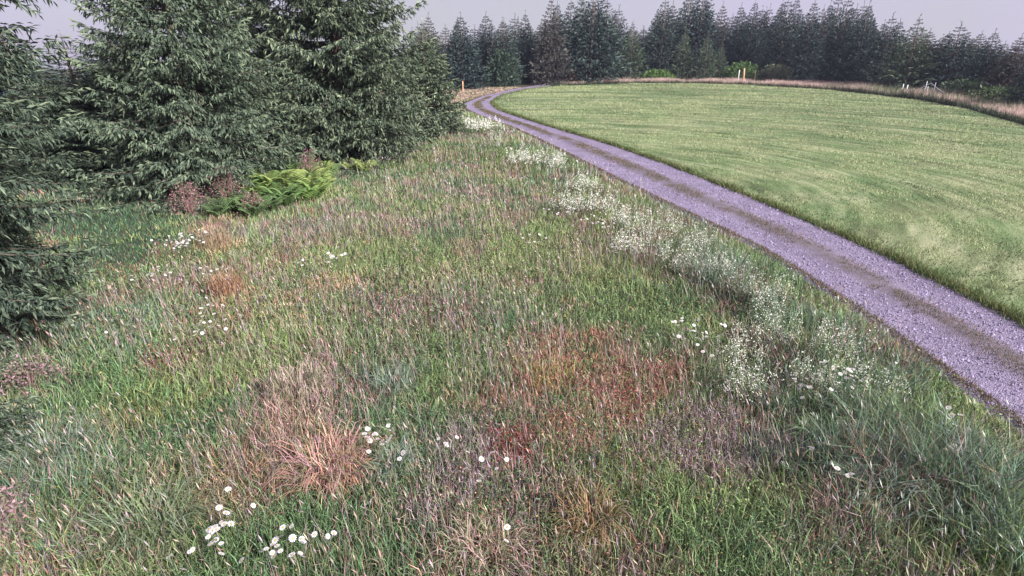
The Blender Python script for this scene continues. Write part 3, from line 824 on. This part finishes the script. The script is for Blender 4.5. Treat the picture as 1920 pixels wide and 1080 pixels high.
def shrub(name, label, cat, x, y, rad, height, n, size, cols, stem_col, seed, group=None, stems=9):
    rng = np.random.default_rng(seed)
    t = tag(empty(name, (x, y, float(ter(x, y)))), label, cat, group)
    link('foliage', tri_mesh('foliage', *leaf_cloud(rng, n, rad, height, size, cols), M['leaf']), t)
    st = []
    for k in range(stems):
        a, q = rng.uniform(0, 6.28), rng.uniform(.2, .8) * rad
        e = np.array([math.cos(a) * q, math.sin(a) * q, height * rng.uniform(.75, 1.0)])
        st.append(tube([(e[0] * .15, e[1] * .15, 0), (e[0] * .45, e[1] * .45, e[2] * .5), tuple(e)], [.012 * height + .004, .008 * height + .003, .003], 4, stem_col))
    tag(link('stems', tri_mesh('stems', *merge(st), M['limb']), t), kind='stuff')
    return t

def fern_mesh(rng, fronds, length, col):
    parts = []
    for k in range(fronds):
        a = k * 2.4 + rng.normal(0, .3)
        L = length * rng.uniform(.7, 1.15)
        o = np.array([math.cos(a), math.sin(a), 0]); pe = np.array([-o[1], o[0], 0])
        s = np.linspace(.12, 1, 13)
        up = rng.uniform(.75, 1.1)
        mid = o * (s * L * .55)[:, None] + np.array([0, 0, 1.]) * (L * up * (s - .42 * s ** 2.4))[:, None]
        wd = L * .26 * np.sin(np.clip(s * 1.05, 0, 1) * math.pi * .93) ** .8 + .01
        c = np.array(col) * rng.uniform(.7, 1.3)
        for sg in (-1, 1):
            tip = mid + pe * (sg * wd)[:, None] + o * (wd * .35)[:, None] - np.array([0, 0, 1.]) * (wd * .25)[:, None]
            hw = o * (L * .034)
            V = np.stack([mid - hw, mid + hw, tip], 1).reshape(-1, 3)
            parts.append((V, np.arange(len(V)).reshape(-1, 3), np.tile(c, (len(V), 1)) * rng.uniform(.85, 1.15, (len(V) // 3, 1)).repeat(3, 0)))
        parts.append(tube(np.concatenate([[[0, 0, 0]], mid[::4]]), np.linspace(.008, .003, len(mid[::4]) + 1), 3, c * .8))
    return merge(parts)

FERNS = [
    (-7.87, 18.61, 1.1, 'bright green bracken in the middle of the fern bank'), (-7.65, 20.58, 1.1, 'bright bracken at the upper left of the fern bank'),
    (-8.1, 17.9, .9, 'yellowish bracken at the left end of the fern bank'), (-6.8, 16.6, .95, 'lowest bracken at the front of the fern bank'),
    (-7.2, 21.6, .8, 'bracken under the left boughs of the broadest spruce'), (-6.2, 22.3, .65, 'bracken at the foot of the broadest spruce'),
    (-7.3, 15.7, .75, 'small dark bracken in front of the fern bank'), (-7.9, 15.9, .7, 'small dark bracken left in front of the fern bank'),
    (-5.3, 22.8, .5, 'bracken at the right end below the broadest spruce'), (-6.9, 19.4, 1.1, 'bright bracken right of the middle of the fern bank'),
    (-6.3, 18.0, 1.0, 'bracken on the right slope of the fern bank'),
]
frn = np.random.default_rng(77)
for k, (x, y, L, lab) in enumerate(FERNS):
    t = tag(empty('bracken_fern', (x, y, float(ter(x, y)))), lab, 'fern', 'bracken bank before the spruces')
    dark = 'dark' in lab
    for j in range(5):
        cx, cy = (0, 0) if j == 0 else (frn.uniform(-.5, .5), frn.uniform(-.5, .5))
        colr = (.15, .23, .10) if dark else [(.25, .37, .12), (.17, .27, .10), (.34, .42, .15)][frn.integers(0, 3)]
        o = link('fronds', tri_mesh('fronds', *fern_mesh(frn, 12, L * frn.uniform(.85, 1.25), colr), M['leaf']), t)
        o.location = (cx, cy, 0)

RD = [(.40, .17, .24), (.32, .15, .17), (.16, .2, .10), (.13, .17, .08), (.42, .24, .28)]
shrub('reddish_bush', 'reddish bush with thin bare stems right of the reddish stake', 'bush', -9.2, 15.7, .55, .85, 1500, .045, RD, (.20, .12, .11), 1, 'reddish bushes by the ferns', 16)
shrub('reddish_bush', 'reddish bush between the ferns and the wide spruce', 'bush', -8.5, 16.6, .6, 1.05, 1500, .045, RD, (.20, .12, .11), 2, 'reddish bushes by the ferns', 14)
shrub('reddish_bush', 'small reddish bush behind the bright middle ferns', 'bush', -7.0, 19.6, .5, 1.15, 1100, .045, RD, (.20, .12, .11), 3, 'reddish bushes by the ferns', 10)
shrub('reddish_bush', 'small reddish bush in front between the ferns', 'bush', -7.35, 15.6, .4, .6, 800, .045, RD, (.20, .12, .11), 4, 'reddish bushes by the ferns', 10)
shrub('heather_bush', 'mauve heather bush at the foot of the nearest spruce', 'bush', -6.35, 6.4, .4, .4, 900, .035, [(.32, .19, .24), (.17, .19, .11), (.36, .24, .27), (.15, .17, .1)], (.2, .13, .12), 5, None, 14)
shrub('heather_bush', 'mauve dry bush in the bottom left picture corner', 'bush', -4.75, 3.95, .40, .32, 1100, .032, [(.34, .22, .25), (.18, .19, .12), (.40, .28, .30), (.22, .17, .14)], (.24, .16, .15), 6, None, 14)
shrub('leafy_bush', 'round bluish green bush before the far forest left of track end', 'bush', -1.4, 80.6, 2.4, 3.9, 2600, .34, [(.06, .095, .07), (.045, .075, .055), (.08, .11, .075)], (.1, .08, .07), 7, None, 8)
shrub('leafy_bush', 'bright green bush at forest foot left of small pale spruces', 'bush', 23.0, 94.5, 2.6, 1.5, 1200, .3, [(.13, .22, .05), (.09, .16, .05)], (.1, .08, .07), 8, None, 8)
shrub('leafy_bush', 'bright green bush behind the tall orange post', 'bush', 36.6, 95.5, 3.0, 2.4, 1500, .34, [(.11, .19, .055), (.08, .14, .05)], (.1, .08, .07), 9, None, 8)
shrub('leafy_bush', 'grey green bush just right of the tall orange post', 'bush', 40.6, 92.5, 2.6, 2.2, 1200, .34, [(.10, .13, .075), (.12, .13, .09)], (.1, .08, .07), 10, None, 8)
shrub('leafy_bush', 'low dark leafy bush below the spruces right of the tape barrier', 'bush', 46.5, 61.0, 2.4, 1.5, 1200, .3, [(.07, .11, .055), (.05, .08, .045)], (.1, .08, .07), 12, None, 8)
shrub('leafy_bush', 'low green bush at the forest foot near the right picture edge', 'bush', 44.0, 53.5, 2.4, 1.3, 1200, .3, [(.07, .11, .055), (.10, .13, .06)], (.1, .08, .07), 13, None, 8)
shrub('reddish_bush', 'small reddish bush at the foot of the broadest far spruce', 'bush', 8.6, 85.6, 1.0, 1.3, 500, .25, [(.22, .10, .10), (.12, .09, .06)], (.2, .13, .12), 14, None, 8)

# ------------------------------------------------------------------ tussocks
def tussock(x, y, rad, height, n, cols, label, seed, lean=.9):
    rng = np.random.default_rng(seed)
    a = rng.uniform(0, 6.28, n); q = rad * .75 * rng.random(n) ** .6
    bx, by = np.cos(a) * q, np.sin(a) * q
    a2 = a + rng.normal(0, 1.1, n)
    h = height * rng.uniform(.35, 1.2, n); ln = rng.uniform(.15, 1.0, n) * rad * lean * 1.2
    w = rng.uniform(.003, .006, n)
    d = np.stack([np.cos(a2), np.sin(a2), 0 * a2], 1); sd = np.stack([-np.sin(a2), np.cos(a2), 0 * a2], 1) * w[:, None]
    b0 = np.stack([bx, by, 0 * bx], 1); up = np.array([0, 0, 1.])
    p1 = b0 + d * (ln * .25)[:, None] + up * (h * .62)[:, None]
    p2 = b0 + d * (ln * .65)[:, None] + up * (h * .92)[:, None]
    p3 = b0 + d * (ln * 1.15)[:, None] + up * (h * rng.uniform(.45, .95, n))[:, None]
    V = np.stack([b0 - sd, b0 + sd, p1 - sd, p1 + sd, p2 - sd * .8, p2 + sd * .8, p3], 1).reshape(-1, 3)
    o = np.arange(n)[:, None] * 7
    T = np.concatenate([o + [0, 1, 3], o + [0, 3, 2], o + [2, 3, 5], o + [2, 5, 4], o + [4, 5, 6]])
    cc = np.array(cols)[rng.integers(0, len(cols), n)] * rng.uniform(.7, 1.35, (n, 1))
    o_ = link('grass_tussock', tri_mesh('grass_tussock', V, T, np.repeat(cc, 7, 0), M['grass']))
    o_.location = (x, y, float(ter(x, y)))
    tag(o_, label, 'grass tussock', 'grass tussocks in the meadow')
ORG = [(.54, .31, .21), (.50, .27, .25), (.44, .25, .29), (.22, .23, .13), (.3, .27, .16)]
BLU = [(.19, .26, .20), (.25, .31, .27), (.14, .19, .12), (.2, .23, .13)]
PNK = [(.46, .33, .31), (.40, .32, .26), (.21, .22, .13), (.2, .22, .12)]
GRN = [(.16, .22, .12), (.2, .26, .17), (.14, .17, .08)]
tussock(-1.92, 4.76, .42, .34, 520, ORG, 'large orange and pink tussock left of the bluish tussock', 1)
tussock(-1.24, 4.82, .25, .24, 360, BLU, 'bluish green tussock right of the large orange tussock', 2)
tussock(-1.58, 6.40, .28, .26, 320, BLU, 'bluish green tussock behind the others in the meadow middle', 3)
tussock(4.11, 4.23, .46, .40, 520, BLU, 'big teal tussock near the bottom right corner', 4)
tussock(-3.30, 3.95, .42, .34, 480, GRN, 'green tussock left of the bottom left daisies', 5)
tussock(3.50, 5.11, .36, .34, 380, GRN, 'green tussock right of the mauve patch', 6)
tussock(-2.75, 6.2, .40, .40, 420, PNK, 'tall dry pink tussock behind the large orange tussock', 7, .6)
tussock(-5.28, 9.67, .42, .42, 420, [(.38, .22, .13), (.32, .2, .14)], 'upright orange straw tussock in the left middle of the meadow', 8, .5)
tussock(-.25, 3.70, .34, .24, 240, PNK, 'dry pink tussock at the middle of the bottom edge', 9)
tussock(3.55, 4.35, .36, .32, 360, BLU, 'teal tussock left of the big bottom right tussock', 10)
tussock(-4.89, 4.84, .42, .42, 460, BLU, 'tall teal tussock near the bottom left edge', 11)
tussock(3.92, 10.1, .60, .55, 420, BLU, 'tall bluish tussock among white blossoms beside the track', 12, .6)
tussock(-6.95, 12.6, .50, .50, 320, [(.38, .27, .19), (.33, .26, .17)], 'straw coloured tussock right of the farthest left daisies', 13, .5)
tussock(.72, 4.05, .30, .28, 300, [(.24, .19, .09), (.30, .17, .1), (.14, .14, .06)], 'olive and orange tussock right of the bottom middle', 14)

# ------------------------------------------------------------------ daisies and white blossom
def daisy_meshes():
    V, T = [], []
    n = 11
    for k in range(n):
        a = k * 2 * math.pi / n
        for da, rad, z in ((-.10, .006, .001), (.10, .006, .001), (.21, .024, .004), (0, .031, .001), (-.21, .024, .004)):
            V.append((math.cos(a + da) * rad, math.sin(a + da) * rad, z + .0006 * (k % 2)))
        o = k * 5
        T += [(o, o + 1, o + 2), (o, o + 2, o + 3), (o, o + 3, o + 4)]
    pet = tri_mesh('petals', np.array(V), np.array(T), np.tile([.80, .78, .84], (len(V), 1)), M['flower'])
    V, T = [(0, 0, .009)], []
    for k in range(8):
        V.append((math.cos(k * .785) * .0085, math.sin(k * .785) * .0085, .003))
    for k in range(8): T.append((0, 1 + k, 1 + (k + 1) % 8))
    cen = tri_mesh('flower_center', np.array(V), np.array(T), np.tile([.62, .38, .05], (len(V), 1)), M['flower'])
    return pet, cen
PET, CEN = daisy_meshes()
DAISIES = [
    (-7.92, 12.83, .60, 44, 'largest daisy cluster, far left before the shaded aisle'), (-4.01, 11.73, .34, 16, 'daisy cluster left of the meadow middle, well behind the rust patch'),
    (-4.57, 11.31, .16, 4, 'few daisies just left of the middle daisy cluster'), (-5.02, 8.11, .30, 12, 'daisies right of the dark red sorrel at left'),
    (-5.26, 8.9, .24, 7, 'sparse daisies before the upright orange straw tussock'), (-6.1, 10.82, .38, 12, 'loose daisies left behind the upright orange straw tussock'),
    (-7.2, 10.66, .34, 9, 'scattered daisies below the largest cluster'), (1.63, 15.91, .48, 20, 'farther of two neighbouring daisy clusters left of the track'),
    (2.31, 14.75, .46, 18, 'nearer of two neighbouring daisy clusters left of the track'), (2.54, 12.42, .38, 12, 'daisies right of the meadow middle before the white blossoms'),
    (.52, 13.18, .36, 10, 'low daisies in the far middle of the meadow'), (2.95, 8.2, .36, 16, 'daisies between the rust patch and the white blossoms'),
    (-1.50, 5.34, .22, 14, 'daisies behind the bluish tussock'), (-1.12, 5.0, .06, 2, 'pair of daisies just above the bluish tussock'), (-.66, 5.15, .12, 4, 'few daisies right behind the bluish tussock'),
    (-2.71, 3.92, .24, 18, 'left one of the two daisy clusters at the bottom left'), (-1.95, 3.74, .26, 18, 'right one of the two daisy clusters at the bottom left'),
    (-.08, 3.82, .06, 2, 'pair of daisies at the bottom middle edge'), (4.58, 6.63, .27, 16, 'daisies at the foot of the nearest white blossoms'), (3.84, 6.3, .24, 10, 'daisies on the dark teal grass by the blossoms'),
    (4.91, 5.11, .2, 8, 'lower daisies near the right edge beside the track'), (5.15, 5.6, .15, 8, 'upper daisies near the right edge beside the track'), (-.23, 4.8, .2, 7, 'pale daisies on the mauve patch at centre bottom'),
    (2.72, 7.5, .18, 6, 'few daisies in front of those beside the rust patch'), (-4.22, 38.0, .55, 18, 'far daisies beside the track bend'), (0, 20.1, .5, 10, 'far daisies in the meadow before the track bend'),
    (3.3, 4.9, .3, 4, 'single scattered daisies by the green right tussock'), (-6.6, 7.9, .4, 5, 'scattered daisies at the edge of the nearest spruce'),
]
drng = np.random.default_rng(123)
for (x, y, rad, n, lab) in DAISIES:
    x, y = x * .92, y * .92
    zt = float(ter(x, y))
    t = tag(empty('daisy_clump', (x, y, zt)), lab, 'flowers', 'daisy clumps in the meadow')
    st = []
    far = math.hypot(x, y)
    for k in range(int(n * 1.45)):
        px, py = drng.normal(0, rad * .5), drng.normal(0, rad * .6)
        h = drng.uniform(.32, .50)
        lx, ly = drng.normal(0, .05), drng.normal(0, .05)
        st.append(tube([(px, py, 0), (px + lx * .4, py + ly * .4, h * .6), (px + lx, py + ly, h)], [.0025] * 3, 3, (.09, .13, .05)))
        f = link('flower', PET, t)
        f.location = (px + lx, py + ly, h)
        f.rotation_euler = (drng.normal(.25, .3), drng.normal(0, .3), drng.uniform(0, 6.28))
        s = drng.uniform(.72, 1.08) * (1 + max(0, far - 8) * .02)
        f.scale = (s, s, s)
        link('flower_center', CEN, f)
    tag(link('stems', tri_mesh('stems', *merge(st), M['limb']), t), kind='stuff')

PLUMES = [
    (5.0, 10.08, .52, .62, 'tall creamy white blossoms beside the track, behind the nearest ones'), (5.1, 7.7, .40, .60, 'nearest tall white blossoms beside the track'),
    (3.5, 7.0, .34, .45, 'low white blossoms left of the nearest tall ones'), (4.05, 14.75, .58, .6, 'white blossoms at mid distance beside the track'),
    (4.7, 13.5, .40, .6, 'white blossoms just right of those at mid distance'), (.63, 26.7, .8, .6, 'left part of the far white blossom bank'),
    (-4.3, 41.5, 1.2, .7, 'farthest white blossoms by the track bend'), (3.7, 7.9, .30, .45, 'white blossoms behind the low left ones'),
    (4.4, 6.95, .32, .5, 'white blossoms between the low left and the nearest tall ones'), (4.8, 9.2, .30, .5, 'white blossoms in front of the tall creamy ones'),
    (1.9, 25.6, .7, .6, 'right part of the far white blossom bank'), (3.4, 15.9, .40, .5, 'small white blossoms left behind those at mid distance'),
    (4.7, 11.4, .32, .6, 'white blossoms right of the bluish tall tussock'), (-1.9, 39.0, 1.2, .7, 'pale blossoms in the bright green bank near the bend'),
    (2.7, 20.5, .6, .55, 'white blossoms between mid distance and the far bank'),
    (4.5, 8.5, .38, .5, 'white blossoms left behind the nearest tall ones'), (4.0, 12.4, .5, .5, 'white blossoms left of the bluish tall tussock, farther off'),
    (3.2, 13.6, .5, .45, 'thin white blossoms right of the nearer daisy pair'), (5.3, 6.9, .3, .4, 'white blossoms closest to the track edge near the right'),
    (1.9, 17.8, .5, .5, 'thin white blossoms behind the farther daisy pair'), (2.9, 17.6, .5, .5, 'white blossoms close to the track beyond mid distance'),
]
prng = np.random.default_rng(9)
for (x, y, rad, hgt, lab) in PLUMES:
    x, y = x * .88 - .1, y * .88
    t = tag(empty('white_blossom', (x, y, float(ter(x, y)))), lab, 'flowers', 'white blossoms along the track')
    dist = math.hypot(x, y)
    big = max(1, dist / 9)
    n = int(20 + 22 * rad)
    st, fl = [], []
    for k in range(n):
        a, q = prng.uniform(0, 6.28), rad * prng.random() ** .6
        px, py = math.cos(a) * q, math.sin(a) * q
        h = hgt * prng.uniform(.7, 1.5)
        lx, ly = prng.normal(0, .06), prng.normal(0, .06)
        st.append(tube([(px, py, 0), (px + lx * .5, py + ly * .5, h * .6), (px + lx, py + ly, h)], [.003 * big ** .5] * 3, 3, (.11, .15, .07)))
        m = 34
        zz = h * prng.uniform(.48, 1.06, m)
        sp = .08 * (1.1 - (zz - h * .48) / (h * .58))
        c0 = np.stack([px + lx * zz / h + prng.normal(0, 1, m) * sp, py + ly * zz / h + prng.normal(0, 1, m) * sp, zz], 1)
        s = prng.uniform(.005, .011, m)[:, None] * big
        d1, d2 = unit(prng.normal(0, 1, (m, 3))) * s, unit(prng.normal(0, 1, (m, 3))) * s
        V = np.stack([c0 - d1, c0 + d2, c0 + d1, c0 - d2], 1).reshape(-1, 3)
        o = np.arange(m)[:, None] * 4
        fl.append((V, np.concatenate([o + [0, 1, 2], o + [0, 2, 3]]), np.repeat(np.array([[.80, .80, .72]]) * prng.uniform(.6, 1.15, (m, 1)), 4, 0)))
    tag(link('stems', tri_mesh('stems', *merge(st), M['limb']), t), kind='stuff')
    tag(link('blossoms', tri_mesh('blossoms', *merge(fl), M['flower']), t), kind='stuff')

# ------------------------------------------------------------------ posts and the tape barrier
def post(name, x, y, h, r, label, cat, mat, tiltx=0.0, col=None, sides=8):
    t = tag(empty(name, (x, y, float(ter(x, y)))), label, cat)
    t.rotation_euler = (0, tiltx, 0)
    V, T, Cc = tube([(0, 0, -.2), (0, 0, h * .5), (0, 0, h - r * .6)], [r, r * .98, r * .95], sides)
    link('shaft', tri_mesh('shaft', V, T, None, mat), t)
    V, T, Cc = tube([(0, 0, h - r * .6), (0, 0, h - r * .1), (0, 0, h)], [r * 1.04, r * .9, r * .35], sides)
    link('cap', tri_mesh('cap', V, T, None, mat), t)
    return t
M['orange'] = noise_material('orange_wood', [(.3, (.40, .23, .13)), (.7, (.55, .37, .23))], 6, stretch=(3, 3, .4))
M['redwood'] = noise_material('reddish_wood', [(.3, (.16, .06, .05)), (.7, (.28, .12, .09))], 8, stretch=(3, 3, .4))
post('wooden_post', -5.88, 70.9, 1.15, .085, 'small pale orange post beside the track bend', 'post', M['orange'])
post('wooden_post', 34.7, 89.4, 2.05, .15, 'tall orange post at the forest side of the field', 'post', M['orange'], -.06)
post('wooden_post', 34.5, 91.0, 1.75, .07, 'thin grey post just left of the tall orange post', 'post', M['pale'])
post('wooden_post', 37.2, 91.5, 1.7, .06, 'thin grey post just right of the tall orange post', 'post', M['post'])
post('wooden_stake', -11.1, 17.0, .42, .03, 'short reddish stake under the wide spruce', 'stake', M['redwood'], .05)
post('wooden_post', 43.82, 65.8, 1.0, .06, 'right one of two thin posts left of the tape barrier', 'post', M['pale'])
post('wooden_post', 44.05, 66.9, 1.05, .05, 'left one of two thin posts left of the tape barrier', 'post', M['pale'])

bar = tag(empty('tape_barrier', (43.0, 61.3, float(ter(43, 61.3)))), 'white tape barrier on thin poles behind the right field edge', 'barrier')
bz = lambda x, y: float(ter(x, y) - ter(43, 61.3))
for px, py, hh in ((43.12, 61.86, 1.56), (43.04, 61.42, 1.1), (42.8, 60.11, 1.55)):
    V, T, Cc = tube([(px - 43, py - 61.3, bz(px, py) - .2), (px - 43, py - 61.3, bz(px, py) + hh * .6), (px - 43, py - 61.3, bz(px, py) + hh)], [.045, .04, .03], 8)
    link('pole', tri_mesh('pole', V, T, None, M['pale']), bar)
def strip(a, b, hw=.035, th=.006):
    a, b = np.array(a, float), np.array(b, float)
    s = np.linspace(0, 1, 9)[:, None]
    c = a * (1 - s) + b * s
    c[:, 2] -= .05 * np.sin(s[:, 0] * math.pi)
    t = unit((b - a)[None])[0]
    side = unit(np.cross(t, [0, 0, 1.])[None])[0] * th
    up = np.array([0, 0, hw])
    V = np.stack([c - up - side, c - up + side, c + up + side, c + up - side], 1).reshape(-1, 3)
    T = []
    for i in range(8):
        for j in range(4):
            p, q = i * 4 + j, i * 4 + (j + 1) % 4
            T += [(p, q, q + 4), (p, q + 4, p + 4)]
    return V, np.array(T)
g0 = lambda x, y, h: (x - 43, y - 61.3, bz(x, y) + h)
for a, b in ((g0(43.47, 63.83, .58), g0(42.96, 61.0, 1.45)), (g0(42.96, 61.0, 1.45), g0(42.43, 58.06, .70)), (g0(42.9, 60.6, .95), g0(42.5, 58.4, .32))):
    V, T = strip(a, b)
    link('tape', tri_mesh('tape', V, T, None, M['pale']), bar)

# ------------------------------------------------------------------ damp morning air
hz = bpy.data.meshes.new('haze')
b0, b1 = (-260, -60, -1.6), (300, 330, 22)
vv_ = [(x, y, z) for x in (b0[0], b1[0]) for y in (b0[1], b1[1]) for z in (b0[2], b1[2])]
hz.from_pydata(vv_, [], [(0, 1, 3, 2), (4, 6, 7, 5), (0, 4, 5, 1), (2, 3, 7, 6), (0, 2, 6, 4), (1, 5, 7, 3)])
hm, hnt, hout = nodes_of('thin_haze')
pv = hnt.nodes.new('ShaderNodeVolumePrincipled')
pv.inputs['Color'].default_value = (.70, .76, 1.0, 1)
pv.inputs['Density'].default_value = HAZE
pv.inputs['Anisotropy'].default_value = .2
hnt.links.new(pv.outputs[0], hout.inputs['Volume'])
hz.materials.append(hm)
tag(link('haze', hz), 'thin bluish morning haze over the whole place', 'haze', kind='stuff')

print('TRIS', sum(len(o.data.polygons) for o in bpy.data.objects if o.type == 'MESH'), 'unique', sum(len(m.polygons) for m in bpy.data.meshes), 'meadow', n_meadow, 'objects', len(bpy.data.objects))
for m in bpy.data.meshes:
    if len(m.polygons) > 40000: print(m.name, len(m.polygons))
